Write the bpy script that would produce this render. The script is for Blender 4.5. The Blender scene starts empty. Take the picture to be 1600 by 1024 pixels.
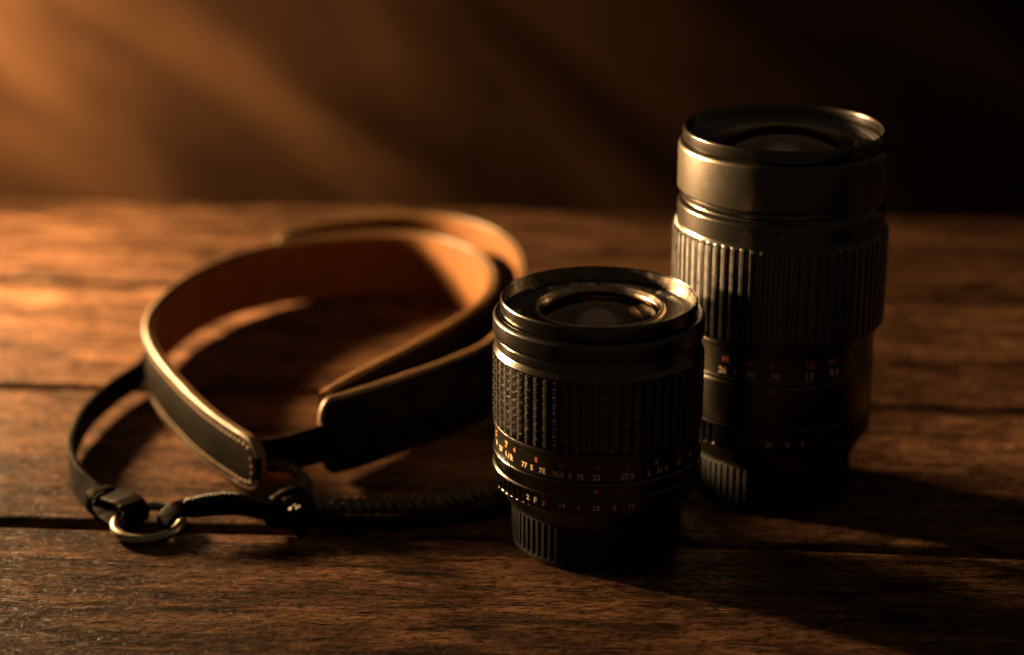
import bpy, bmesh, math, random
from mathutils import Vector, Matrix, noise as mnoise
random.seed(7)
MM = 0.001
scene = bpy.context.scene
col = scene.collection

# ---------------------------------------------------------------- camera
CAM_H = 0.2773
cam = bpy.data.cameras.new("camera")
cam_o = bpy.data.objects.new("camera", cam); col.objects.link(cam_o)
cam_o.location = (0, 0, CAM_H)
cam_o.rotation_euler = (math.radians(90 - 19.4), 0, 0)
cam.sensor_width = 36.0
cam.lens = 74.25
cam.clip_start = 0.01
cam.clip_end = 50
cam.dof.use_dof = True
cam.dof.focus_distance = 0.612
cam.dof.aperture_fstop = 5.6
scene.camera = cam_o

# ---------------------------------------------------------------- world + lamp
world = bpy.data.worlds.new("World"); scene.world = world
world.use_nodes = True
bg = world.node_tree.nodes["Background"]
bg.inputs[0].default_value = (1.0, 0.72, 0.47, 1)
bg.inputs[1].default_value = 0.055

def area_lamp(name, loc, target, sx, sy, power, colr):
    l = bpy.data.lights.new(name, 'AREA'); l.shape = 'RECTANGLE'
    l.size = sx; l.size_y = sy; l.energy = power; l.color = colr
    o = bpy.data.objects.new(name, l); col.objects.link(o)
    o.location = loc
    d = Vector(target) - Vector(loc)
    o.rotation_euler = d.to_track_quat('-Z', 'Y').to_euler()
    return o
key = area_lamp("key_lamp", (-0.365, 0.885, 0.120), (-0.03, 0.812, 0.004), 0.09, 0.05, 5.6, (1.0, 0.59, 0.26))
key.data.spread = math.radians(108)
kick = area_lamp("added_kicker_lamp", (-0.60, 0.890, 0.166), (0.075, 0.622, 0.112), 0.05, 0.05, 2.1, (1.0, 0.61, 0.28))  # added to brighten the lens barrels, no known source there
kick.data.spread = math.radians(22)
rim = area_lamp("added_backdrop_lamp", (-0.84, 1.58, 0.02), (-0.46, 1.90, -0.07), 0.10, 0.10, 3.9, (1.0, 0.58, 0.26))  # extra light put in for the left of the backdrop
rim.data.spread = math.radians(54)

scene.view_settings.view_transform = 'Standard'
scene.view_settings.look = 'None'
scene.view_settings.exposure = 0
scene.view_settings.gamma = 1
scene.cycles.max_bounces = 8
scene.cycles.transparent_max_bounces = 12
scene.cycles.use_denoising = True

# ---------------------------------------------------------------- material helpers
def new_mat(name):
    m = bpy.data.materials.new(name); m.use_nodes = True
    nt = m.node_tree
    return m, nt, nt.nodes["Principled BSDF"]
def N(nt, typ, **kw):
    n = nt.nodes.new(typ)
    for k, v in kw.items(): setattr(n, k, v)
    return n
def L(nt, a, b): nt.links.new(a, b)
def coords(nt, scale=(1, 1, 1), rnd=False):
    tc = N(nt, 'ShaderNodeTexCoord')
    mp = N(nt, 'ShaderNodeMapping'); mp.inputs['Scale'].default_value = scale
    if rnd:
        oi = N(nt, 'ShaderNodeObjectInfo')
        mul = N(nt, 'ShaderNodeVectorMath', operation='SCALE'); mul.inputs[0].default_value = (13.7, 7.3, 5.1)
        L(nt, oi.outputs['Random'], mul.inputs['Scale'])
        add = N(nt, 'ShaderNodeVectorMath', operation='ADD')
        L(nt, tc.outputs['Object'], add.inputs[0]); L(nt, mul.outputs[0], add.inputs[1])
        L(nt, add.outputs[0], mp.inputs['Vector'])
    else:
        L(nt, tc.outputs['Object'], mp.inputs['Vector'])
    return mp.outputs[0]
def noise(nt, vec, scale, detail=4, rough=0.55, dist=0.0):
    n = N(nt, 'ShaderNodeTexNoise'); n.inputs['Scale'].default_value = scale
    n.inputs['Detail'].default_value = detail; n.inputs['Roughness'].default_value = rough
    n.inputs['Distortion'].default_value = dist
    L(nt, vec, n.inputs['Vector']); return n.outputs['Fac']
def ramp(nt, fac, stops):
    r = N(nt, 'ShaderNodeValToRGB'); e = r.color_ramp.elements
    while len(e) < len(stops): e.new(0.5)
    for i, (p, c) in enumerate(stops):
        e[i].position = p; e[i].color = (c[0], c[1], c[2], 1) if isinstance(c, tuple) else (c, c, c, 1)
    L(nt, fac, r.inputs[0]); return r.outputs[0]
def maprange(nt, v, a, b, c, d):
    m = N(nt, 'ShaderNodeMapRange'); L(nt, v, m.inputs[0])
    for i, x in enumerate((a, b, c, d)): m.inputs[i + 1].default_value = x
    return m.outputs[0]
def math_n(nt, op, a, b):
    m = N(nt, 'ShaderNodeMath', operation=op)
    for i, x in enumerate((a, b)):
        if isinstance(x, (int, float)): m.inputs[i].default_value = x
        else: L(nt, x, m.inputs[i])
    return m.outputs[0]
def bump(nt, height, dist, strength=1.0, prev=None):
    b = N(nt, 'ShaderNodeBump'); b.inputs['Distance'].default_value = dist; b.inputs['Strength'].default_value = strength
    L(nt, height, b.inputs['Height'])
    if prev is not None: L(nt, prev, b.inputs['Normal'])
    return b.outputs[0]

# ---------------------------------------------------------------- materials
def wood_material():
    m, nt, p = new_mat("walnut_planks")
    v = coords(nt, (1, 1, 1), rnd=True)
    def sc(s):
        mp = N(nt, 'ShaderNodeMapping'); mp.inputs['Scale'].default_value = s; L(nt, v, mp.inputs['Vector']); return mp.outputs[0]
    figure = noise(nt, sc((13, 74, 74)), 1.0, 6, 0.62, 1.1)
    fibre = noise(nt, sc((80, 430, 430)), 1.0, 5, 0.68, 0.5)
    pores = noise(nt, sc((260, 1050, 1050)), 1.0, 2, 0.5)
    cracks = noise(nt, sc((34, 270, 270)), 1.0, 4, 0.6, 0.8)
    blot = noise(nt, sc((26, 60, 60)), 1.0, 5, 0.62, 0.5)
    dents = noise(nt, sc((300, 560, 560)), 1.0, 4, 0.65)
    mixv = math_n(nt, 'ADD', math_n(nt, 'MULTIPLY', figure, 0.55), math_n(nt, 'MULTIPLY', fibre, 0.45))
    colr = ramp(nt, mixv, [(0.34, (0.009, 0.0046, 0.0027)), (0.46, (0.050, 0.0252, 0.0134)), (0.56, (0.132, 0.066, 0.0335)), (0.70, (0.245, 0.130, 0.068))])
    b1 = N(nt, 'ShaderNodeMix', data_type='RGBA', blend_type='MULTIPLY'); b1.inputs['Factor'].default_value = 0.85
    L(nt, colr, b1.inputs['A']); L(nt, ramp(nt, blot, [(0.34, 0.38), (0.64, 1.35)]), b1.inputs['B'])
    b2 = N(nt, 'ShaderNodeMix', data_type='RGBA', blend_type='MULTIPLY'); b2.inputs['Factor'].default_value = 0.9
    pmask = ramp(nt, pores, [(0.38, 0.22), (0.47, 1.0)])
    L(nt, b1.outputs['Result'], b2.inputs['A']); L(nt, pmask, b2.inputs['B'])
    b3 = N(nt, 'ShaderNodeMix', data_type='RGBA', blend_type='MULTIPLY'); b3.inputs['Factor'].default_value = 0.9
    cmask = ramp(nt, cracks, [(0.33, 0.12), (0.41, 1.0)])
    L(nt, b2.outputs['Result'], b3.inputs['A']); L(nt, cmask, b3.inputs['B'])
    tone = N(nt, 'ShaderNodeObjectInfo')
    b4 = N(nt, 'ShaderNodeMix', data_type='RGBA', blend_type='MULTIPLY'); b4.inputs['Factor'].default_value = 1.0
    L(nt, b3.outputs['Result'], b4.inputs['A']); L(nt, ramp(nt, tone.outputs['Random'], [(0.0, 0.72), (1.0, 1.22)]), b4.inputs['B'])
    L(nt, b4.outputs['Result'], p.inputs['Base Color'])
    L(nt, maprange(nt, dents, 0.4, 0.7, 0.58, 0.28), p.inputs['Roughness'])
    L(nt, ramp(nt, dents, [(0.50, 0.03), (0.66, 0.26)]), p.inputs['Specular IOR Level'])
    n = bump(nt, figure, 0.0016, 0.8)
    n = bump(nt, fibre, 0.00075, 1.0, n)
    n = bump(nt, pmask, 0.00016, 1.0, n)
    n = bump(nt, cmask, 0.00045, 1.0, n)
    n = bump(nt, dents, 0.00042, 1.0, n)
    L(nt, n, p.inputs['Normal'])
    return m

def black_metal(name, base=(0.006, 0.0055, 0.005), rough=0.36, speck=True, spec=0.5, metal=0.0):
    m, nt, p = new_mat(name)
    v = coords(nt)
    n1 = noise(nt, v, 220, 5, 0.6); n2 = noise(nt, v, 3800, 2, 0.5)
    c = ramp(nt, n1, [(0.35, tuple(x * 0.97 for x in base)), (0.7, tuple(x * 1.04 for x in base))])
    if speck:
        dust = noise(nt, v, 2300, 1, 0.4)
        mx = N(nt, 'ShaderNodeMix', data_type='RGBA'); L(nt, ramp(nt, dust, [(0.72, 0.0), (0.75, 0.5)]), mx.inputs['Factor'])
        L(nt, c, mx.inputs['A']); mx.inputs['B'].default_value = (0.45, 0.38, 0.28, 1)
        c = mx.outputs['Result']
    L(nt, c, p.inputs['Base Color'])
    L(nt, maprange(nt, n1, 0.3, 0.7, rough - 0.004, rough + 0.006), p.inputs['Roughness'])
    p.inputs['Specular IOR Level'].default_value = spec
    p.inputs['Metallic'].default_value = metal
    L(nt, bump(nt, n2, 0.00003, 0.6), p.inputs['Normal'])
    return m

def rubber(name):
    m, nt, p = new_mat(name)
    v = coords(nt)
    n1 = noise(nt, v, 420, 5, 0.6); n2 = noise(nt, v, 2600, 3, 0.6)
    L(nt, ramp(nt, n1, [(0.35, (0.010, 0.009, 0.008)), (0.72, (0.024, 0.021, 0.0175))]), p.inputs['Base Color'])
    L(nt, maprange(nt, n1, 0.3, 0.7, 0.26, 0.38), p.inputs['Roughness'])
    p.inputs['Specular IOR Level'].default_value = 1.0
    L(nt, bump(nt, n2, 0.00006, 0.8), p.inputs['Normal'])
    return m

def leather(name, dark, light, rough=0.45, grain=1.0, spec=0.02):
    m, nt, p = new_mat(name)
    v = coords(nt)
    vo = N(nt, 'ShaderNodeTexVoronoi'); vo.inputs['Scale'].default_value = 1300; vo.feature = 'DISTANCE_TO_EDGE'; L(nt, v, vo.inputs['Vector'])
    n1 = noise(nt, v, 130, 5, 0.62); n2 = noise(nt, v, 900, 4, 0.6)
    L(nt, ramp(nt, n1, [(0.32, dark), (0.68, light)]), p.inputs['Base Color'])
    L(nt, maprange(nt, n1, 0.3, 0.7, rough + 0.08, rough - 0.06), p.inputs['Roughness'])
    p.inputs['Specular IOR Level'].default_value = spec
    n = bump(nt, ramp(nt, vo.outputs['Distance'], [(0.0, 0.0), (0.25, 1.0)]), 0.00005 * grain, 0.7)
    n = bump(nt, n2, 0.00016 * grain, 0.7, n)
    L(nt, n, p.inputs['Normal'])
    return m

def suede():
    m, nt, p = new_mat("tan_suede")
    v = coords(nt)
    n1 = noise(nt, v, 150, 5, 0.6); n2 = noise(nt, v, 2600, 3, 0.6)
    L(nt, ramp(nt, n1, [(0.3, (0.095, 0.035, 0.0055)), (0.7, (0.15, 0.059, 0.0095))]), p.inputs['Base Color'])
    p.inputs['Roughness'].default_value = 0.75
    p.inputs['Sheen Weight'].default_value = 0.0
    p.inputs['Specular IOR Level'].default_value = 0.2
    p.inputs['Sheen Tint'].default_value = (1.0, 0.8, 0.6, 1)
    L(nt, bump(nt, n2, 0.00012, 0.8), p.inputs['Normal'])
    return m

def plain(name, c, rough=0.5, metal=0.0, nscale=600):
    m, nt, p = new_mat(name)
    v = coords(nt); n1 = noise(nt, v, nscale, 4, 0.6)
    L(nt, ramp(nt, n1, [(0.3, tuple(x * 0.72 for x in c)), (0.7, tuple(min(1, x * 1.15) for x in c))]), p.inputs['Base Color'])
    L(nt, maprange(nt, n1, 0.3, 0.7, rough - 0.06, rough + 0.08), p.inputs['Roughness'])
    p.inputs['Metallic'].default_value = metal
    return m

def glass_coated(name, tint, ior=1.75, rough=0.02):
    m = bpy.data.materials.new(name); m.use_nodes = True
    nt = m.node_tree; nt.nodes.remove(nt.nodes["Principled BSDF"])
    out = nt.nodes["Material Output"]
    fr = N(nt, 'ShaderNodeFresnel'); fr.inputs['IOR'].default_value = ior
    tr = N(nt, 'ShaderNodeBsdfTransparent'); tr.inputs[0].default_value = (0.93, 0.90, 0.88, 1)
    gl = N(nt, 'ShaderNodeBsdfGlossy'); gl.inputs['Roughness'].default_value = rough; gl.inputs[0].default_value = tint
    mx = N(nt, 'ShaderNodeMixShader')
    L(nt, fr.outputs[0], mx.inputs[0]); L(nt, tr.outputs[0], mx.inputs[1]); L(nt, gl.outputs[0], mx.inputs[2])
    L(nt, mx.outputs[0], out.inputs['Surface'])
    return m

def backdrop_material():
    m, nt, p = new_mat("brown_canvas")
    v = coords(nt)
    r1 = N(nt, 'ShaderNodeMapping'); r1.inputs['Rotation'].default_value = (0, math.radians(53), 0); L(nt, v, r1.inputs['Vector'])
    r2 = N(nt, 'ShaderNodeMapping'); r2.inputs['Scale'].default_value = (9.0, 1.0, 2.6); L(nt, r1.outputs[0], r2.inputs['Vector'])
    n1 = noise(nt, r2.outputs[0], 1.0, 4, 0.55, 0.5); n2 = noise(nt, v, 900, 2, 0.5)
    L(nt, ramp(nt, n1, [(0.36, (0.014, 0.0065, 0.003)), (0.5, (0.027, 0.0135, 0.0065)), (0.64, (0.055, 0.028, 0.013))]), p.inputs['Base Color'])  # diagonal streaks of light put into the canvas colour
    p.inputs['Roughness'].default_value = 0.95
    p.inputs['Specular IOR Level'].default_value = 0.05
    L(nt, bump(nt, n2, 0.0003, 0.6), p.inputs['Normal'])
    return m

M = dict(
    wood=wood_material(), metal=black_metal("black_anodised_metal", (0.055, 0.050, 0.043), rough=0.22, metal=1.0),
    satin=black_metal("satin_black_barrel", (0.062, 0.055, 0.045), rough=0.28, metal=1.0), gloss=black_metal("glossy_black_ring", (0.065, 0.059, 0.051), rough=0.19, speck=False, metal=1.0),
    inner=black_metal("matt_black_interior", (0.010, 0.009, 0.009), 0.46, False, 1.0), rubber=rubber("black_rubber"),
    cap=black_metal("black_cap_plastic", (0.006, 0.0055, 0.005), 0.50, False, 0.28),
    leather=leather("black_leather", (0.0028, 0.0024, 0.0018), (0.0105, 0.0084, 0.0052), 0.55),
    leather_edge=leather("worn_leather_edge", (0.060, 0.038, 0.016), (0.13, 0.085, 0.036), 0.40, 1.0, 0.4),
    cordm=leather("waxed_black_cord", (0.020, 0.017, 0.012), (0.055, 0.044, 0.029), 0.42, 1.8, 0.4),
    suede=suede(), thread=plain("tan_thread", (0.34, 0.22, 0.10), 0.65),
    brass=plain("aged_nickel", (0.30, 0.26, 0.19), 0.36, 1.0, 260),
    white=plain("ivory_paint", (0.50, 0.38, 0.23), 0.6), letter=plain("white_engraving", (0.85, 0.75, 0.60), 0.5), red=plain("orange_red_paint", (0.42, 0.085, 0.02), 0.6),
    amber=plain("amber_paint", (0.70, 0.30, 0.03), 0.6),
    glass=glass_coated("coated_front_glass", (1.0, 0.78, 0.64, 1), 1.8), glass2=glass_coated("coated_inner_glass", (1.0, 0.76, 0.62, 1), 2.6, 0.08),
    polish=black_metal("polished_inner_barrel", (0.24, 0.165, 0.115), 0.30, False, 0.9, 1.0),
    chrome=plain("polished_retaining_metal", (0.26, 0.215, 0.165), 0.30, 1.0, 300),
    thread_metal=plain("worn_thread_metal", (0.15, 0.127, 0.10), 0.25, 1.0, 300),
    pupil=plain("dark_pupil", (0.006, 0.004, 0.004), 0.3), canvas=backdrop_material())

# ---------------------------------------------------------------- mesh helpers
def tag(o, label=None, cat=None, group=None, kind=None):
    if label: o["label"] = label
    if cat: o["category"] = cat
    if group: o["group"] = group
    if kind: o["kind"] = kind
    return o
def empty(name, loc=(0, 0, 0), rz=0.0):
    o = bpy.data.objects.new(name, None); col.objects.link(o)
    o.location = loc; o.rotation_euler = (0, 0, rz); o.empty_display_size = 0.02
    return o
def build(name, verts, faces, mat, parent=None, smooth=True, angle=32, flip=False):
    me = bpy.data.meshes.new(name); me.from_pydata(verts, [], faces); me.update()
    bm = bmesh.new(); bm.from_mesh(me); bmesh.ops.recalc_face_normals(bm, faces=bm.faces); bm.to_mesh(me); bm.free()
    if smooth:
        me.polygons.foreach_set("use_smooth", [True] * len(me.polygons))
        me.set_sharp_from_angle(angle=math.radians(angle))
    me.materials.append(mat)
    o = bpy.data.objects.new(name, me); col.objects.link(o)
    if parent is not None: o.parent = parent
    return o

def fillet(pts, b):
    """round the inner corners of an open (r, z) polyline with a small bevel"""
    out = [pts[0]]
    for i in range(1, len(pts) - 1):
        p0, p1, p2 = Vector(pts[i - 1]), Vector(pts[i]), Vector(pts[i + 1])
        a, c = p0 - p1, p2 - p1
        if a.length < 1e-9 or c.length < 1e-9: continue
        k = min(b, a.length * 0.45, c.length * 0.45)
        s, e = p1 + a.normalized() * k, p1 + c.normalized() * k
        for t in (0, 0.33, 0.67, 1):
            out.append(tuple(s * (1 - t) ** 2 + p1 * 2 * t * (1 - t) + e * t * t))
    out.append(pts[-1]); return out
def lathe(name, prof, mat, parent, seg=144, bev=0.25, angle=40, closed=False):
    """prof in millimetres (r, z)"""
    pr = fillet(prof, bev) if bev else prof
    V, Fc = [], []
    n = len(pr)
    for i in range(seg):
        a = 2 * math.pi * i / seg
        for r, z in pr: V.append((r * math.sin(a) * MM, -r * math.cos(a) * MM, z * MM))
    for i in range(seg):
        j = (i + 1) % seg
        for k in range(n - 1 if not closed else n):
            k2 = (k + 1) % n
            Fc.append((i * n + k, j * n + k, j * n + k2, i * n + k2))
    return build(name, V, Fc, mat, parent, True, angle)
def ribbed(name, rows, rfun, nth, rin, mat, parent, angle=30):
    """tube whose outer radius is rfun(theta, z); rows = list of z (mm)"""
    V, Fc = [], []
    nz = len(rows)
    for i in range(nth):
        a = 2 * math.pi * i / nth
        s, c = math.sin(a), -math.cos(a)
        V.append((rin * s * MM, rin * c * MM, rows[0] * MM))
        for z in rows:
            r = rfun(a, z); V.append((r * s * MM, r * c * MM, z * MM))
        V.append((rin * s * MM, rin * c * MM, rows[-1] * MM))
    n = nz + 2
    for i in range(nth):
        j = (i + 1) % nth
        for k in range(n - 1): Fc.append((i * n + k, j * n + k, j * n + k + 1, i * n + k + 1))
    return build(name, V, Fc, mat, parent, True, angle)
def sstep(a, b, x):
    t = max(0.0, min(1.0, (x - a) / (b - a))); return t * t * (3 - 2 * t)

def text_mesh(s, size):
    c = bpy.data.curves.new("glyphs", 'FONT'); c.body = s; c.size = size; c.align_x = 'CENTER'; c.align_y = 'CENTER'
    c.resolution_u = 3; c.offset = size * 0.028
    o = bpy.data.objects.new("glyphs", c); col.objects.link(o)
    bpy.context.view_layer.update()
    me = bpy.data.meshes.new_from_object(o.evaluated_get(bpy.context.evaluated_depsgraph_get()))
    V = [tuple(v.co) for v in me.vertices]; Fc = [tuple(p.vertices) for p in me.polygons]
    bpy.data.objects.remove(o); bpy.data.curves.remove(c); bpy.data.meshes.remove(me)
    return V, Fc
def wrap_text(items, r, mat, parent, name="numeral"):
    """one object per item: (string, angle in degrees to the right of the front, z mm, size mm)"""
    for st, ang, z, size in items:
        tv, tf = text_mesh(st, size)
        V = []
        for x, y, _ in tv:
            a = math.radians(ang) + x / r
            V.append(((r + 0.03) * math.sin(a) * MM, -(r + 0.03) * math.cos(a) * MM, (z + y) * MM))
        build(name, V, tf, mat, parent, False)
def ring_text(items, r, z, mat, parent):
    """lettering lying on the flat name ring; angle from the front, counter-clockwise seen from above"""
    for st, ang, size in items:
        tv, tf = text_mesh(st, size)
        V = []
        for x, y, _ in tv:
            a = math.radians(ang) - x / r
            V.append(((r + y) * math.sin(a) * MM, -(r + y) * math.cos(a) * MM, (z + 0.05 + y * 0.0375) * MM))
        build("lettering", V, tf, mat, parent, False)

def catmull(pts, n):
    """resample a list of equal-length tuples with a Catmull-Rom spline"""
    P = [pts[0]] + list(pts) + [pts[-1]]
    out = []
    segs = len(pts) - 1
    for i in range(n):
        t = i / (n - 1) * segs; k = min(int(t), segs - 1); u = t - k
        p0, p1, p2, p3 = P[k], P[k + 1], P[k + 2], P[k + 3]
        out.append(tuple(0.5 * ((2 * b) + (c - a) * u + (2 * a - 5 * b + 4 * c - d) * u * u + (3 * b - a - 3 * c + d) * u ** 3)
                         for a, b, c, d in zip(p0, p1, p2, p3)))
    return out
def arclen(P):
    s = [0.0]
    for a, b in zip(P, P[1:]): s.append(s[-1] + math.dist(a[:2], b[:2]))
    return s
def ribbon_frames(path, n, end0=0, end1=0):
    """path: (x, y, top z, height) in mm -> list of (centre, width vec, normal, half height)"""
    Q = catmull(path, n)
    s = arclen(Q); tot = s[-1]
    fr = []
    for i, q in enumerate(Q):
        a, b = Q[max(0, i - 1)], Q[min(n - 1, i + 1)]
        t = Vector((b[0] - a[0], b[1] - a[1], 0)).normalized()
        h = q[3] / 2
        cz = q[2] - h
        f = 1.0
        if end0 and s[i] < end0: f = math.sqrt(max(0.0, 1 - (1 - s[i] / end0) ** 2)) * 0.55 + 0.45 if s[i] > 0 else 0.45
        if end1 and tot - s[i] < end1: f = min(f, math.sqrt(max(0.0, 1 - (1 - (tot - s[i]) / end1) ** 2)) * 0.55 + 0.45)
        lean = q[4] if len(q) > 4 else 0.0
        nrm = Vector((-t.y, t.x, 0))
        up = (Vector((0, 0, 1)) * math.cos(lean) + nrm * math.sin(lean))
        nn = (nrm * math.cos(lean) - Vector((0, 0, 1)) * math.sin(lean))
        fr.append((Vector((q[0], q[1], cz)), up, nn, h * f, s[i], t))
    return fr
def ribbon(name, fr, v0, v1, mat, parent, rnd=0.7, groove=0.0, groove_at=2.2, wob=0.0):
    """sweep a rounded rectangle (v from v0 to v1 along the normal) over frames"""
    V, Fc = [], []
    nsec = None
    for i, (c, up, nn, h, s, t) in enumerate(fr):
        r = min(rnd, (v1 - v0) * 0.48)
        sec = []
        def arc(cu, cv, a0):
            for k in range(5):
                a = a0 + k / 4 * math.pi / 2
                sec.append((cu + r * math.cos(a), cv + r * math.sin(a)))
        # go round: top edge outer, top edge inner, bottom inner, bottom outer
        arc(h - r, v1 - r, 0)                  # top (u=+h) to outer face
        # outer face from top to bottom with stitch grooves
        if groove:
            g = groove_at
            for (u, d) in ((h - g + 0.7, 0), (h - g, groove), (h - g - 0.7, 0), (0, -0.0), (-h + g + 0.7, 0), (-h + g, groove), (-h + g - 0.7, 0)):
                sec.append((u, v1 - d))
        else:
            sec.append((0, v1))
        arc(-h + r, v1 - r, math.pi / 2)
        arc(-h + r, v0 + r, math.pi)
        sec.append((0, v0))
        arc(h - r, v0 + r, 1.5 * math.pi)
        nsec = len(sec)
        wv = wob * mnoise.noise(Vector((s * 0.05, h, 3.1))) if wob else 0
        for u, v in sec:
            p = c + up * u + nn * (v + wv)
            if wob:
                e = mnoise.noise(p * 0.35) * wob * 0.35
                p = p + nn * e
            V.append(tuple(p * MM))
    n = len(fr)
    for i in range(n - 1):
        for k in range(nsec):
            k2 = (k + 1) % nsec
            Fc.append((i * nsec + k, i * nsec + k2, (i + 1) * nsec + k2, (i + 1) * nsec + k))
    Fc.append(tuple(range(nsec))); Fc.append(tuple((n - 1) * nsec + k for k in reversed(range(nsec))))
    return build(name, V, Fc, mat, parent, True, 50)
def tube(path, rad, n=80, seg=10, flat=1.0, closed=False, rough=0.0, acc=None):
    """path of (x, y, z[, radius scale]) mm -> verts, faces; flat squeezes the section vertically"""
    Q = catmull(path, n)
    V, Fc = acc if acc else ([], [])
    base = len(V)
    for i, q in enumerate(Q):
        a, b = Q[max(0, i - 1)], Q[min(n - 1, i + 1)]
        t = Vector((b[0] - a[0], b[1] - a[1], b[2] - a[2]))
        t = t.normalized() if t.length > 1e-9 else Vector((1, 0, 0))
        side = t.cross(Vector((0, 0, 1)))
        side = side.normalized() if side.length > 1e-4 else Vector((1, 0, 0))
        up = side.cross(t)
        rr = rad * (q[3] if len(q) > 3 else 1.0)
        for k in range(seg):
            an = 2 * math.pi * k / seg
            w = 1.0 + (rough * mnoise.noise(Vector((q[0] * 0.9 + k, q[1] * 0.9, q[2] + k * 3.3))) if rough else 0)
            p = Vector(q[:3]) + side * (rr * w * math.cos(an)) + up * (rr * w * flat * math.sin(an))
            V.append(tuple(p * MM))
    for i in range(n - 1):
        for k in range(seg):
            k2 = (k + 1) % seg
            Fc.append((base + i * seg + k, base + i * seg + k2, base + (i + 1) * seg + k2, base + (i + 1) * seg + k))
    Fc.append(tuple(base + k for k in range(seg))); Fc.append(tuple(base + (n - 1) * seg + k for k in reversed(range(seg))))
    return V, Fc
def braid(name, path, rad, pitch, mat, parent, width=1.0, height=0.6, strands=3, n=260):
    """three-strand plait along a path of (x, y, z) mm"""
    Q = catmull(path, n)
    s = [0.0]
    for a, b in zip(Q, Q[1:]): s.append(s[-1] + math.dist(a[:3], b[:3]))
    acc = ([], [])
    for k in range(strands):
        pts = []
        for i, q in enumerate(Q):
            a, b = Q[max(0, i - 1)], Q[min(n - 1, i + 1)]
            t = Vector((b[0] - a[0], b[1] - a[1], b[2] - a[2])).normalized()
            side = t.cross(Vector((0, 0, 1))).normalized(); up = side.cross(t)
            ph = 2 * math.pi * (s[i] / pitch + k / strands)
            p = Vector(q[:3]) + side * (width * math.sin(ph)) + up * (height * math.sin(2 * ph))
            pts.append(tuple(p))
        tube(pts, rad, n, 7, 0.85, rough=0.25, acc=acc)
    return build(name, acc[0], acc[1], mat, parent, True, 60)

# ---------------------------------------------------------------- table of planks
SLOPE = math.radians(-4.0)
table = empty("wooden_table", (0, 0, 0), SLOPE)
tag(table, "dark brown weathered wooden table of wide planks under the lenses and strap", "table")
def plank(y0, y1, x0, x1, ztop, thick, seed):
    nx, V, Fc = 220, [], []
    off = [0, 0.0007, 0.0016, 0.0032, 0.006, 0.014]
    w = y1 - y0
    ys = [o for o in off] + [w * k / 12 for k in range(2, 11)] + [w - o for o in reversed(off)]
    dz = [-0.0024, -0.0011, -0.0004, -0.0001, 0, 0]
    dzs = dz + [0] * 9 + list(reversed(dz))
    ny = len(ys)
    for i in range(nx + 1):
        x = x0 + (x1 - x0) * i / nx
        e0 = mnoise.fractal(Vector((x * 22, seed, 0)), 1.0, 2.0, 4) * 0.0011
        e1 = mnoise.fractal(Vector((x * 22, seed + 9, 0)), 1.0, 2.0, 4) * 0.0011
        for j, (yy, d) in enumerate(zip(ys, dzs)):
            f = yy / w
            y = y0 + yy + e0 * (1 - f) ** 6 + e1 * f ** 6
            wear = 1 + 0.9 * mnoise.noise(Vector((x * 30, seed * 3 + f * 2, 1)))
            z = ztop + d * wear + mnoise.noise(Vector((x * 3, f * 2 + seed, 4))) * 0.0007 + mnoise.noise(Vector((x * 26, f * 40 + seed, 4))) * 0.00016
            V.append((x, y, z))
    b = len(V)
    for i in range(nx):
        for j in range(ny - 1): Fc.append((i * ny + j, (i + 1) * ny + j, (i + 1) * ny + j + 1, i * ny + j + 1))
    # sides and underside
    for i in range(nx + 1):
        x, y, z = V[i * ny]; V.append((x, y - 0.0002, ztop - thick))
        x, y, z = V[i * ny + ny - 1]; V.append((x, y + 0.0002, ztop - thick))
    for i in range(nx):
        Fc.append((i * ny, b + 2 * i, b + 2 * i + 2, (i + 1) * ny))
        Fc.append((i * ny + ny - 1, (i + 1) * ny + ny - 1, b + 2 * i + 3, b + 2 * i + 1))
        Fc.append((b + 2 * i, b + 2 * i + 1, b + 2 * i + 3, b + 2 * i + 2))
    for i in (0, nx):
        Fc.append(tuple(i * ny + j for j in range(ny)) + (b + 2 * i + 1, b + 2 * i))
    return build("plank", V, Fc, M['wood'], table, True, 40)
GAPS = [0.3560, 0.4760, 0.5925, 0.7115, 0.8350, 0.9545]
GW = [0.0034, 0.0034, 0.0040, 0.0038, 0.0055, 0.0]
for k in range(5):
    plank(GAPS[k] + GW[k] / 2, GAPS[k + 1] - GW[k + 1] / 2, -0.80, 0.85, -0.0006 + (0.0, 0.0, 0.0002, 0.0, 0.0004)[k], 0.028, 11.3 * k + 2)

# backdrop cloth hanging behind the table, its diagonal folds added to make streaks of light
def backdrop():
    V, Fc = [], []
    nx, nz = 170, 110
    for i in range(nx + 1):
        x = -1.5 + 3.0 * i / nx
        for j in range(nz + 1):
            z = -0.95 + 1.75 * j / nz
            u = x * 0.60 + z * 0.80          # across the folds
            v = -x * 0.80 + z * 0.60
            k = 1.0 - 0.75 * max(0.0, min(1.0, (x + 0.25) / 0.5))
            f = k * (mnoise.noise(Vector((u * 7.5, v * 1.4, 0.3))) * 0.034 + mnoise.noise(Vector((u * 15, v * 3.0, 5.3))) * 0.014)
            V.append((x, 1.90 + f, z))
    for i in range(nx):
        for j in range(nz):
            a = i * (nz + 1) + j; Fc.append((a, a + nz + 1, a + nz + 2, a + 1))
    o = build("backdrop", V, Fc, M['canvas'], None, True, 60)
    md = o.modifiers.new("thickness", 'SOLIDIFY'); md.thickness = 0.002
    tag(o, "brown canvas backdrop behind the table, soft folds added for streaks of light", None, None, "structure")
backdrop()

# ---------------------------------------------------------------- lenses
def facing(x, y): return -math.atan2(x, y)

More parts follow.
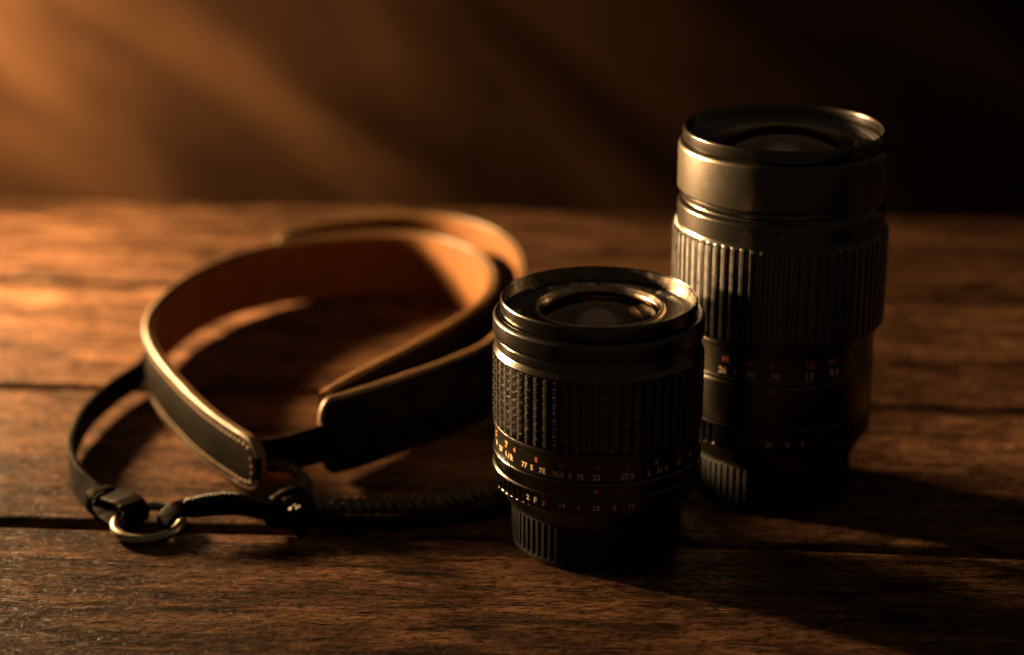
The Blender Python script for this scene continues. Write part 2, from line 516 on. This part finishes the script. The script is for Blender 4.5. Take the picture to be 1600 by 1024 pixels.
def rear_cap(root, r, h, nrib):
    def rf(a, z):
        ph = (a * nrib / (2 * math.pi)) % 1.0
        g = sstep(0.10, 0.22, ph) * (1 - sstep(0.58, 0.70, ph))
        inz = sstep(1.6, 2.2, z) * (1 - sstep(h - 1.6, h - 1.0, z))
        edge = 0.5 * (1 - sstep(0, 0.6, z)) + 0.4 * sstep(h - 0.5, h, z)
        return r - 0.95 * g * inz - edge
    rows = [0.05, 0.3, 0.6, 1.2, 1.7, 2.2, 4, 6, 8, h - 2.2, h - 1.6, h - 1.0, h - 0.5, h]
    return ribbed("rear_cap", rows, rf, nrib * 12, r - 6, M['cap'], root)

def knurl_ring(root, name, r, z0, z1, nt, depth, plain_half, mat, zg0, zg1):
    def rf(a, z):
        aa = (a + math.pi) % (2 * math.pi) - math.pi
        m = sstep(plain_half, plain_half + 0.12, abs(aa))
        ph = (a * nt / (2 * math.pi)) % 1.0
        g = 0.5 - 0.5 * math.cos(2 * math.pi * ph); g = sstep(0.25, 0.75, g)
        inz = sstep(zg0 - 0.3, zg0 + 0.3, z) * (1 - sstep(zg1 - 0.05, zg1 + 0.35, z))
        edge = 0.45 * (1 - sstep(z0, z0 + 0.5, z)) + 0.35 * sstep(z1 - 0.4, z1, z)
        return r - depth * g * inz * m - edge
    rows = sorted(set([z0, z0 + 0.25, z0 + 0.5, zg0 - 0.3, zg0, zg0 + 0.3, (zg0 + zg1) / 2, zg1 - 0.05, zg1 + 0.15, min(zg1 + 0.35, z1 - 0.3), z1 - 0.4, z1 - 0.2, z1]))
    return ribbed(name, rows, rf, nt * 10, r - 5, mat, root)

def dome(name, rad, z_edge, z_apex, mat, root, nr=28, seg=96):
    s = z_apex - z_edge; R = (rad * rad + s * s) / (2 * abs(s)) if s else 1e6
    prof = []
    for k in range(nr + 1):
        r = max(0.02, rad * k / nr)
        d = R - math.sqrt(max(0, R * R - r * r))
        prof.append((r, z_apex - d * (1 if s > 0 else -1)))
    return lathe(name, prof, mat, root, seg, 0, 80)

def bulge(name, rad, z_edge, z_apex, mat, root, nr=40):
    """front glass: a shallow dome with a steeper rolled shoulder near its rim"""
    prof = []
    for k in range(nr + 1):
        q = k / nr
        r = max(0.02, rad * math.sin(q * math.pi / 2))
        f = 0.62 * (1 - math.sqrt(max(0.0, 1 - (0.80 * r / rad) ** 2))) / 0.4 + 0.38 * (1 - math.sqrt(max(0.0, 1 - (0.999 * r / rad) ** 8)))
        prof.append((r, z_apex - (z_apex - z_edge) * min(1.0, f)))
    return lathe(name, prof, mat, root, 128, 0, 80)

def lens_short():
    x, y = 0.0259, 0.5944
    root = empty("short_lens", (x, y, 0.0), facing(x, y))
    tag(root, "shorter black camera lens with checkered grip standing in front beside the strap", "camera lens")
    rear_cap(root, 26.0, 14.0, 68)
    lathe("mount_collar", [(22, 14.1), (27.2, 14.1), (27.2, 15.6), (28.3, 16.0), (30.6, 20.3), (30.6, 20.65), (24, 20.65)], M['satin'], root)
    ap = knurl_ring(root, "aperture_ring", 31.75, 20.75, 26.2, 76, 0.75, 0.50, M['metal'], 20.9, 25.2)
    wrap_text([("2", -39.5, 23.2, 2.2), ("F", -34.5, 23.0, 2.6), (":", -29.0, 23.0, 2.4), ("14", -18.5, 23.1, 2.2), ("22", 0, 23.2, 2.3), ("5", 9.8, 23.2, 2.2), ("11", 19.0, 23.4, 2.2)], 31.75, M['white'], ap)
    wrap_text([("8", -9.2, 23.1, 2.2)], 31.75, M['red'], ap)
    ib = lathe("index_band", [(26, 26.3), (31.45, 26.3), (31.55, 30.2), (31.2, 30.75), (26, 30.75)], M['gloss'], root, bev=0.3)
    wrap_text([("•", 0, 28.3, 5.0)], 31.5, M['red'], ib, "index_mark")
    ds = lathe("distance_scale_ring", [(26, 30.85), (31.0, 30.85), (31.0, 37.6), (31.3, 38.0), (31.3, 39.5), (26, 39.5)], M['satin'], root, bev=0.15)
    wrap_text([("R", -76, 33.6, 2.2), ("2.7", -68, 33.2, 2.2), ("1.13:", -57.5, 33.0, 2.4), ("77", -43.5, 32.7, 2.3), ("S", -38.0, 32.7, 2.3), ("7E", -31.0, 32.6, 2.3), ("10.5", -21.5, 32.6, 2.2), ("3", -14.5, 32.6, 2.3), ("75", -8.8, 32.6, 2.2), ("22", 0, 32.6, 2.4), ("27.5", 17.0, 32.6, 2.4), ("2", 29.2, 32.6, 2.4), ("31", 36.5, 32.7, 2.4), ("5", 41.0, 32.8, 2.4), ("0", 51.5, 33.0, 2.4), ("01", 63.5, 33.4, 2.4)], 31.0, M['white'], ds)
    wrap_text([("4", -52.0, 35.9, 2.2), ("8", -35.0, 35.6, 2.2), ("10", -19.8, 35.5, 2.2), ("11", 0, 35.5, 2.2), ("1", 17.5, 35.6, 2.3), ("1", 51.0, 35.6, 2.0)], 31.0, M['red'], ds)
    wrap_text([("7", -60.5, 36.0, 2.8), ("2", -78, 36.0, 2.4), ("5", 34.0, 35.6, 2.2)], 31.0, M['amber'], ds)
    # checkered focus grip
    NR, z0, z1, rowh = 58, 39.7, 61.6, 2.43
    def rf(a, z):
        ph = (a * NR / (2 * math.pi)) % 1.0
        rib = sstep(0.05, 0.17, ph) * (1 - sstep(0.50, 0.62, ph))
        zz = (z - z0) / rowh
        k = int(math.floor(zz)); fz = zz - k
        cut = (1 - sstep(0.08, 0.20, fz)) if 0 < k < 9 else 0.0
        jit = 0.10 * mnoise.noise(Vector((math.floor(a * NR / (2 * math.pi)) * 1.7, k * 2.3, 0.5)))
        endm = sstep(z0, z0 + 0.5, z) * (1 - sstep(z1 - 0.5, z1, z))
        return 29.7 + (1.85 + jit * 0.6 + 0.26 * fz) * rib * (1 - 0.36 * cut) * endm
    rows = [z0, z0 + 0.25, z0 + 0.5]
    for k in range(1, 9):
        zb = z0 + k * rowh
        rows += [zb - 0.02, zb + 0.22, zb + 0.38, zb + 0.52, zb + 1.4]
    rows += [z1 - 0.5, z1 - 0.25, z1]
    rows = sorted(set(r for r in rows if z0 <= r <= z1))
    ribbed("focus_grip", rows, rf, NR * 14, 26, M['rubber'], root, 30)
    lathe("front_collar", [(26, 61.7), (31.6, 61.7), (31.6, 62.1), (30.55, 63.6), (30.45, 66.2), (30.2, 66.3), (30.2, 67.2), (26, 67.2)], M['gloss'], root, bev=0.18)
    lathe("flange_ring", [(26, 67.3), (31.3, 67.3), (31.6, 67.9), (31.6, 72.4), (30.9, 73.3), (29.9, 73.5), (29.6, 73.1), (27.5, 73.1)], M['metal'], root, bev=0.35)
    # filter ring with a fine thread inside
    fr = lathe("filter_ring", [(29.0, 73.2), (29.35, 73.6), (29.35, 77.4), (29.05, 77.95), (28.55, 78.0), (28.45, 77.75), (28.95, 77.5), (28.95, 73.9)], M['gloss'], root, seg=180, bev=0.08, angle=35)
    prof = [(28.85, 77.6)]
    z = 77.5
    for k in range(4):
        prof += [(28.30, z), (28.02, z - 0.42), (28.85, z - 0.46), (28.85, z - 0.85)]; z -= 0.88
    prof += [(27.95, z + 0.02), (27.9, 73.8)]
    lathe("filter_thread", prof, M['thread_metal'], fr, seg=180, bev=0.02, angle=25)
    nr = lathe("name_ring", [(28.0, 73.85), (20.0, 73.55), (19.6, 73.2)], M['inner'], root, bev=0.2)
    def zt(r): return 73.55 + (r - 20) * 0.0375
    ring_text([("TITTUII5:", 284, 2.7), ("M.·1:", 214, 2.3), ("5.6:·1.5c·", 192, 2.3), ("1:1noonDA1", 164, 2.4), ("(", 149, 2.4), ("12.", 142, 2.4), ("9.·", 131.5, 2.4), ("7.UUDDDUIIIO", 99, 2.8), ("O··", 67, 2.6)], 24.3, zt(24.3), M['letter'], nr)
    # glass and what lies behind it
    lathe("retaining_ring", [(20.1, 73.4), (19.9, 74.5), (19.4, 75.1), (18.9, 75.0), (18.0, 73.9), (17.7, 74.2), (17.3, 73.2)], M['chrome'], root, bev=0.22)
    lathe("inner_barrel", [(17.35, 73.6), (16.7, 72.4), (15.8, 71.9), (12.2, 65.6), (11.6, 61.0), (9.0, 60.6)], M['polish'], root, bev=0.5)
    lathe("iris", [(11.8, 60.8), (6.5, 60.3), (6.2, 60.0), (0.02, 59.5)], M['pupil'], root, bev=0.1)
    dome("front_element", 17.2, 73.3, 77.6, M['glass'], root)
    dome("middle_element", 9.6, 70.9, 76.3, M['glass2'], root)
    dome("inner_element", 15.9, 73.0, 64.2, M['glass2'], root)
    return root
lens_short()

def lens_tall():
    x, y = 0.0842, 0.6358
    root = empty("tall_lens", (x, y, 0.0), facing(x, y))
    tag(root, "taller black camera lens with straight ribbed grip standing at the back right", "camera lens")
    rear_cap(root, 25.6, 15.0, 66)
    lathe("mount_collar", [(20, 15.1), (26.8, 15.1), (26.8, 16.6), (27.8, 17.0), (29.9, 21.8), (29.9, 22.3), (22, 22.3)], M['satin'], root)
    ap = knurl_ring(root, "aperture_ring", 31.3, 22.4, 30.4, 64, 0.8, 0.55, M['metal'], 22.8, 29.2)
    wrap_text([("20", -1.0, 25.6, 2.3), ("0", 9.5, 25.7, 2.3), ("2", 18.0, 25.9, 2.3), ("·", 28.5, 27.8, 3.0)], 31.3, M['white'], ap)
    bar = lathe("rear_barrel", [(25, 30.5), (30.9, 30.5), (31.2, 31.0), (31.3, 44.2), (30.9, 44.9), (25, 44.9)], M['satin'], root)
    wrap_text([("•", 0, 43.0, 5.0), ("l", 0, 32.3, 2.6)], 31.3, M['red'], bar, "index_mark")
    wrap_text([("7", 0, 39.6, 2.0), ("··", 0, 36.2, 3.0)], 31.3, M['cap'], bar)
    ds = lathe("distance_scale_ring", [(25, 45.0), (31.25, 45.0), (31.25, 46.0), (31.05, 46.2), (31.05, 55.6), (31.4, 56.0), (31.4, 57.2), (25, 57.2)], M['satin'], root, bev=0.15)
    wrap_text([("26", -30.5, 48.0, 2.8), ("l", -22.5, 48.0, 2.4), ("7E", -13.5, 48.0, 2.8), (".70", 0.5, 47.9, 3.0), ("13", 20.5, 48.0, 3.2), ("0.2", 36.5, 48.4, 3.0)], 31.05, M['white'], ds)
    wrap_text([("10", -29.0, 51.8, 2.6), ("7E", -15.0, 51.5, 2.4), ("0", -1.6, 51.5, 2.8), ("12", 20.5, 51.6, 3.0), ("01", 35.0, 52.0, 2.8)], 31.05, M['red'], ds)
    NR, z0, z1 = 68, 57.4, 88.6
    def rf(a, z):
        q = a * NR / (2 * math.pi)
        ph = q % 1.0
        rib = sstep(0.04, 0.16, ph) * (1 - sstep(0.50, 0.62, ph))
        jit = 0.06 * mnoise.noise(Vector((math.floor(q) * 1.7, z * 0.5, 0.5)))
        b = sstep(z0, z0 + 1.6, z) * (1 - sstep(z1 - 0.9, z1, z))
        low = 31.6 + 0.9 * sstep(z0, z0 + 1.0, z)
        return low + (1.15 + jit) * rib * b
    rows = [z0, z0 + 0.4, z0 + 0.8, z0 + 1.2, z0 + 1.6] + [z0 + 3 + k * 2.2 for k in range(12)] + [z1 - 0.9, z1 - 0.6, z1 - 0.3, z1]
    ribbed("zoom_grip", sorted(rows), rf, NR * 14, 26, M['rubber'], root, 30)
    co = lathe("front_collar", [(26, 88.7), (32.7, 88.7), (32.3, 89.4), (32.3, 95.6), (31.9, 96.2), (31.0, 97.0), (30.8, 97.6), (26, 97.6)], M['metal'], root, bev=0.25)
    wrap_text([("•", 1.0, 92.6, 3.4)], 32.3, M['red'], co, "index_mark")
    lathe("extension_tube", [(26, 97.7), (31.2, 97.7), (31.2, 99.6), (26, 99.6)], M['gloss'], root, bev=0.2)
    lathe("hood", [(26, 99.7), (32.0, 99.7), (32.5, 100.4), (32.5, 113.6), (32.1, 114.6), (31.2, 115.0), (28, 115.0)], M['satin'], root, bev=0.35)
    prof = [(30.6, 115.1), (31.15, 115.4), (31.15, 118.7), (30.85, 119.25), (30.3, 119.3)]
    z = 118.6
    for k in range(2):
        prof += [(30.1, z), (29.55, z - 0.85), (29.95, z - 0.95)]; z -= 1.0
    prof += [(29.6, 116.3), (29.1, 115.9)]
    lathe("filter_ring", prof, M['gloss'], root, seg=180, bev=0.12, angle=35)
    p2 = [(29.2, 116.0), (28.4, 115.6)]
    r, z = 27.9, 115.5
    for k in range(4):
        p2 += [(r, z), (r - 0.55, z - 0.75), (r - 1.5, z - 0.60)]; r -= 1.6; z -= 0.45
    p2 += [(21.4, 114.0), (20.8, 112.8)]
    lathe("baffle_ring", p2, M['inner'], root, bev=0.12)
    lathe("inner_barrel", [(20.9, 113.2), (20.2, 111.8), (19.2, 111.2), (15.0, 103.6), (14.2, 99.0), (11.0, 98.6)], M['polish'], root, bev=0.5)
    lathe("iris", [(14.6, 98.8), (8.0, 98.3), (7.6, 98.0), (0.02, 97.6)], M['pupil'], root, bev=0.1)
    dome("front_element", 20.8, 112.9, 118.3, M['glass'], root)
    dome("middle_element", 12.0, 110.4, 117.0, M['glass2'], root)
    lathe("retaining_ring", [(22.6, 113.4), (22.4, 114.6), (21.9, 115.1), (21.4, 115.0), (20.9, 113.6), (20.7, 112.6)], M['chrome'], root, bev=0.2)
    dome("inner_element", 19.2, 112.6, 101.8, M['glass2'], root)
    return root
lens_tall()

# ---------------------------------------------------------------- leather strap
strap = empty("camera_strap", (-0.07, 0.70, 0.0), 0)
tag(strap, "looped black leather camera strap with tan lining and metal ring", "strap")
OFF = Vector((-0.07, 0.70, 0.0))
_made = []
def on_strap(o): o.parent = strap; o.matrix_parent_inverse = Matrix.Translation(-OFF); return o

INNER = [(-79.5, 619.1, 21, 18), (-88.6, 630.4, 21, 18), (-101.3, 648.7, 22, 19), (-113.5, 671.1, 23, 20), (-123.3, 692.4, 24, 21.0), (-129.9, 713.7, 24.5, 21.5), (-131.6, 733.4, 25, 22), (-128.5, 756.5, 25.5, 22.5), (-120.9, 778.5, 26, 23.0), (-109.1, 799.2, 26, 24), (-92.9, 814.6, 26, 25.0), (-73.1, 824.4, 26, 25.5), (-52.4, 828.9, 26, 25.5), (-34.0, 825.3, 26, 25.5), (-19.3, 811.1, 26, 25.5), (-10.6, 790.8, 26, 25.5), (-7.8, 769.7, 26, 25.5), (-10.7, 745.2, 26.5, 25.5), (-21.8, 715.6, 27.5, 25.5), (-35.5, 687.8, 28.5, 25.5), (-48.4, 665.6, 29, 25.5), (-57.9, 649.3, 29, 25.5), (-61.8, 641.1, 29, 25.5)]
OUTER = [(-95.3, 817.1, 27, 24), (-86.3, 829.8, 28, 26), (-68.8, 839.1, 29, 27), (-47.8, 843.2, 30, 27), (-26.5, 839.4, 30, 27), (-9.9, 824.7, 30, 27), (0.3, 799.2, 30, 27), (3.7, 768.5, 30, 27), (0.7, 726.0, 30, 27), (-7.8, 690.2, 30, 27), (-20.6, 671.6, 30, 27), (-34.1, 657.0, 30, 27), (-47.1, 644.5, 30, 27), (-56.9, 635.8, 30, 26.5), (-61.9, 632.0, 30, 25.5)]
LINK = [(-83.4, 625.0, 19, 11), (-73.6, 625.8, 20, 12), (-65.8, 629.0, 21, 12.5), (-57.5, 632.6, 22.5, 13), (-55.0, 634.0, 22.5, 13)]
TAIL = [(-134.4, 727.5, 11, 9.5), (-135.4, 718.0, 11, 9.5), (-139.6, 706.6, 11, 9.5), (-143.8, 692.6, 11, 9.5), (-146.7, 676.6, 11, 9.5), (-147.2, 660.3, 10.5, 9.5), (-145.6, 644.2, 9.8, 9), (-140.8, 628.2, 9.0, 8.6, 0.25), (-135.6, 619.0, 8.2, 8.2, 0.55), (-131.0, 613.3, 7.4, 8.0, 0.8)]
TAIL = [t if len(t) == 5 else t + (0.0,) for t in TAIL]

fi = ribbon_frames(INNER, 220, end0=9)
on_strap(ribbon("shoulder_pad", fi, 0.1, 2.2, M['leather'], None, 0.9, 0.28, 2.3, 0.3))
on_strap(ribbon("pad_lining", fi, -1.7, 0.1, M['suede'], None, 0.7, 0, 0, 0.3))
def binding(name, fr, v, sides, rad, s_max=1e9):
    acc = ([], [])
    for sd in sides:
        pts = [tuple(c + up * (sd * (h - 0.25)) + nn * v) for (c, up, nn, h, s, t) in fr if s < s_max]
        tube(pts, rad, len(pts), 10, 1.0, rough=0.10, acc=acc)
    return on_strap(build(name, acc[0], acc[1], M['leather_edge'], None, True, 60))
binding("top_binding", fi, 1.15, (1,), 1.15)
binding("bottom_binding", fi, 1.15, (-1,), 1.05)
fo = ribbon_frames(OUTER, 180, end0=8, end1=4)
on_strap(ribbon("outer_flap", fo, 0.1, 2.0, M['leather'], None, 0.9, 0.0, 2.3, 0.3))
binding("flap_binding", fo, 1.05, (1,), 1.05)
on_strap(ribbon("flap_lining", fo, -1.5, 0.1, M['suede'], None, 0.7, 0, 0, 0.3))
on_strap(ribbon("link_strap", ribbon_frames(LINK, 50), -0.9, 0.9, M['leather'], None, 0.5, 0.15, 1.6, 0.15))
on_strap(ribbon("tail_strap", ribbon_frames(TAIL, 120), -1.0, 1.0, M['leather'], None, 0.5, 0.12, 1.5, 0.2))

def stitches(name, fr, face, inset, pitch, length, s_max, mat, arc_end=True):
    V, Fc = [], []
    def capsule(p, d, nn):
        d = d.normalized(); w = d.cross(nn).normalized()
        b = len(V); L_ = length / 2; r = 0.36
        secs = [(-L_, 0.35), (-L_ * 0.55, 1.0), (L_ * 0.55, 1.0), (L_, 0.35)]
        for (q, k) in secs:
            for a in range(6):
                an = a * math.pi / 3
                V.append(tuple((p + d * q + (w * math.cos(an) + nn * math.sin(an)) * (r * k) - nn * (0.25 * (1 - k))) * MM))
        for i in range(3):
            for a in range(6):
                a2 = (a + 1) % 6
                Fc.append((b + i * 6 + a, b + i * 6 + a2, b + (i + 1) * 6 + a2, b + (i + 1) * 6 + a))
        Fc.append(tuple(b + a for a in range(6))); Fc.append(tuple(b + 18 + a for a in reversed(range(6))))
    for side in (1, -1):
        pts = [(c + up * (side * (h - inset)) + nn * face, nn) for (c, up, nn, h, s, t) in fr if 4.0 < s < s_max]
        acc, nxt = 0.0, 0.0
        for (p, n1), (q, n2) in zip(pts, pts[1:]):
            seg = (q - p).length
            while nxt <= acc + seg and seg > 0:
                capsule(p.lerp(q, (nxt - acc) / seg), q - p, n1); nxt += pitch
            acc += seg
    if arc_end:
        c, up, nn, h, s, t = [f for f in fr if f[4] > 3.6][0]
        hh = h - inset
        k = -hh + 1.0
        while k <= hh - 1.0:
            bulge = 1.6 * (k / hh) ** 2
            capsule(c + up * k + t * (bulge - 1.6) + nn * face, up, nn); k += pitch * 0.95
    o = build(name, V, Fc, mat, None, True, 70)
    tag(o, kind="stuff"); return on_strap(o)
stitches("stitching", fi, 2.05, 2.3, 2.7, 1.9, 330, M['thread'])

# brass ring lying on the planks
def torus(name, centre, R, r, tilt, mat):
    V, Fc = [], []
    rot = Matrix.Rotation(tilt[0], 3, 'X') @ Matrix.Rotation(tilt[1], 3, 'Y')
    for i in range(72):
        a = 2 * math.pi * i / 72
        for k in range(16):
            b = 2 * math.pi * k / 16
            p = Vector(((R + r * math.cos(b)) * math.cos(a), (R + r * math.cos(b)) * math.sin(a), r * math.sin(b)))
            V.append(tuple((rot @ p + Vector(centre)) * MM))
    for i in range(72):
        for k in range(16):
            i2, k2 = (i + 1) % 72, (k + 1) % 16
            Fc.append((i * 16 + k, i2 * 16 + k, i2 * 16 + k2, i * 16 + k2))
    return on_strap(build(name, V, Fc, mat))
torus("metal_ring", (-112.8, 597.8, 2.6), 10.3, 1.6, (0.10, -0.02), M['brass'])

# leather loops folded round the ring
def band(path, half, thick, name, mat, wdirs, ridges=0.0):
    """flat band along (x, y, z) mm; wdirs = width direction per control point"""
    n = 90
    Q = catmull([tuple(p) + tuple(w) for p, w in zip(path, wdirs)], n)
    V, Fc = [], []
    for i, q in enumerate(Q):
        a, b = Q[max(0, i - 1)], Q[min(n - 1, i + 1)]
        t = Vector([b[k] - a[k] for k in range(3)]).normalized()
        w = Vector(q[3:6]); w = (w - t * w.dot(t)).normalized()
        nn = t.cross(w)
        for k in range(16):
            an = 2 * math.pi * k / 16
            cu, sv = math.cos(an), math.sin(an)
            u = half * (abs(cu) ** 0.45) * (1 if cu > 0 else -1)
            v = thick / 2 * (abs(sv) ** 0.7) * (1 if sv > 0 else -1)
            if ridges: v += ridges * math.sin(i * 1.55) * max(0, abs(cu) - 0.35)
            p = Vector(q[:3]) + w * u + nn * v
            p += nn * 0.25 * mnoise.noise(p * 0.5)
            V.append(tuple(p * MM))
    for i in range(n - 1):
        for k in range(16):
            k2 = (k + 1) % 16
            Fc.append((i * 16 + k, i * 16 + k2, (i + 1) * 16 + k2, (i + 1) * 16 + k))
    Fc.append(tuple(range(16))); Fc.append(tuple((n - 1) * 16 + k for k in reversed(range(16))))
    return on_strap(build(name, V, Fc, mat, None, True, 60))
W1 = Vector((0.80, 0.55, 0.10))
band([(-129.5, 612.5, 6.0), (-124, 607.0, 7.4), (-119.5, 602.0, 8.2), (-116.6, 598.0, 6.6), (-116.8, 597.0, 3.6), (-119.5, 600.5, 1.4), (-126, 607.0, 1.2), (-131.5, 613.5, 1.8)], 4.4, 1.5, "ring_loop", M['leather'], [W1] * 8)
# keeper wrapped across the tail just behind the loop
kd, kw = Vector((0.66, -0.75, 0.0)), Vector((0.75, 0.66, 0.0))
kp = []
for k in range(17):
    an = 2 * math.pi * k / 16
    cu, sv = math.cos(an), math.sin(an)
    kp.append(tuple(Vector((-129.5, 611.5, 4.3)) + kw * (4.9 * (abs(cu) ** 0.6) * (1 if cu > 0 else -1)) + Vector((0, 0, 3.6 * (abs(sv) ** 0.6) * (1 if sv > 0 else -1)))))
band(kp, 1.9, 1.0, "keeper", M['leather'], [kd] * 17)
# strip from the ring to the knot, arching off the table, its upper edge whipped
S = [(-101.5, 599.5, 2.0), (-105.5, 595.5, 1.4), (-107.5, 593.8, 4.2), (-104.0, 596.5, 7.4), (-98.5, 599.0, 7.2), (-91.0, 600.3, 7.6), (-84.0, 601.0, 7.4), (-77.0, 601.2, 5.8), (-70.0, 601.5, 4.6)]
SW = [Vector((0.45, -0.65, -0.2))] * 4 + [Vector((0.1, -0.8, -0.5)), Vector((0, -0.6, -0.8)), Vector((0, -0.5, -0.85)), Vector((0, -0.6, -0.7)), Vector((0, -0.7, -0.6))]
band(S, 3.6, 1.7, "ring_strip", M['leather'], SW)
braid("whipped_edge", [(-101.5, 599.5, 8.6), (-98.5, 600.3, 9.4), (-91.0, 601.8, 10.2), (-84.0, 602.4, 9.8), (-77.0, 602.4, 7.6), (-70.0, 602.5, 6.0)], 0.62, 4.2, M['cordm'], None, 0.65, 0.4)
on_strap(bpy.data.objects["whipped_edge"])
# braided cord from the pad end to the knot
def cord(name, path, rad=0.95, pitch=7.0, width=1.1, height=0.7):
    braid(name, path, rad, pitch, M['cordm'], None, width, height); return on_strap(bpy.data.objects[name])
cord("pad_cord", [(-80, 626.5, 11.5), (-75, 624.5, 11.0), (-69.5, 621.0, 10.0), (-65.3, 616.0, 8.4), (-64.4, 610.0, 6.4), (-66.5, 604.8, 4.6), (-70.0, 601.5, 3.4)])
# knot: two interlocked turns of leather cord
def knot():
    acc = ([], [])
    tube([(-76.5, 602.0, 5.6), (-72.5, 604.8, 8.4), (-67.5, 606.8, 9.6), (-64.0, 604.0, 7.4), (-65.5, 599.5, 4.6), (-70.0, 597.0, 3.2), (-74.5, 597.8, 3.0), (-75.8, 600.8, 3.6)], 2.0, 90, 12, 0.7, rough=0.25, acc=acc)
    tube([(-73.5, 599.5, 7.4), (-70.5, 597.0, 5.6), (-67.0, 595.2, 3.2), (-63.0, 597.0, 2.6), (-61.5, 601.0, 4.2), (-63.5, 604.2, 7.0), (-67.5, 603.5, 8.0), (-71.0, 601.0, 7.6)], 1.9, 90, 12, 0.75, rough=0.25, acc=acc)
    tube([(-70.5, 606.0, 2.2), (-68.5, 600.5, 2.2), (-66.5, 594.5, 1.9), (-64.5, 590.8, 1.7, )], 1.6, 50, 10, 0.9, rough=0.3, acc=acc)
    return on_strap(build("knot", acc[0], acc[1], M['leather'], None, True, 60))
knot()
cord("long_cord", [(-66.0, 604.0, 4.6), (-60.0, 605.8, 4.6), (-50.0, 606.4, 4.4), (-38.0, 607.0, 4.2), (-24.0, 609.5, 4.4), (-12.0, 613.0, 5.0), (-3.0, 617.5, 5.2), (6.0, 627.0, 4.8), (16, 636, 3.4), (30, 642, 2.6)], 1.55, 9.5, 2.1, 1.1)
on_strap(ribbon("long_strip", ribbon_frames([(-64.0, 600.0, 3.6, 3.0, 0.5), (-50.0, 600.6, 3.4, 3.0, 0.7), (-32.0, 601.2, 3.2, 3.0, 0.8), (-16.0, 604.0, 3.2, 3.0, 0.8), (-4.0, 609.5, 3.4, 3.2, 0.7), (4.0, 619.5, 3.4, 3.2, 0.6), (14, 629, 3.4, 3.2, 0.5)], 90), -1.0, 1.0, M['leather'], None, 0.5, 0, 0, 0.2))
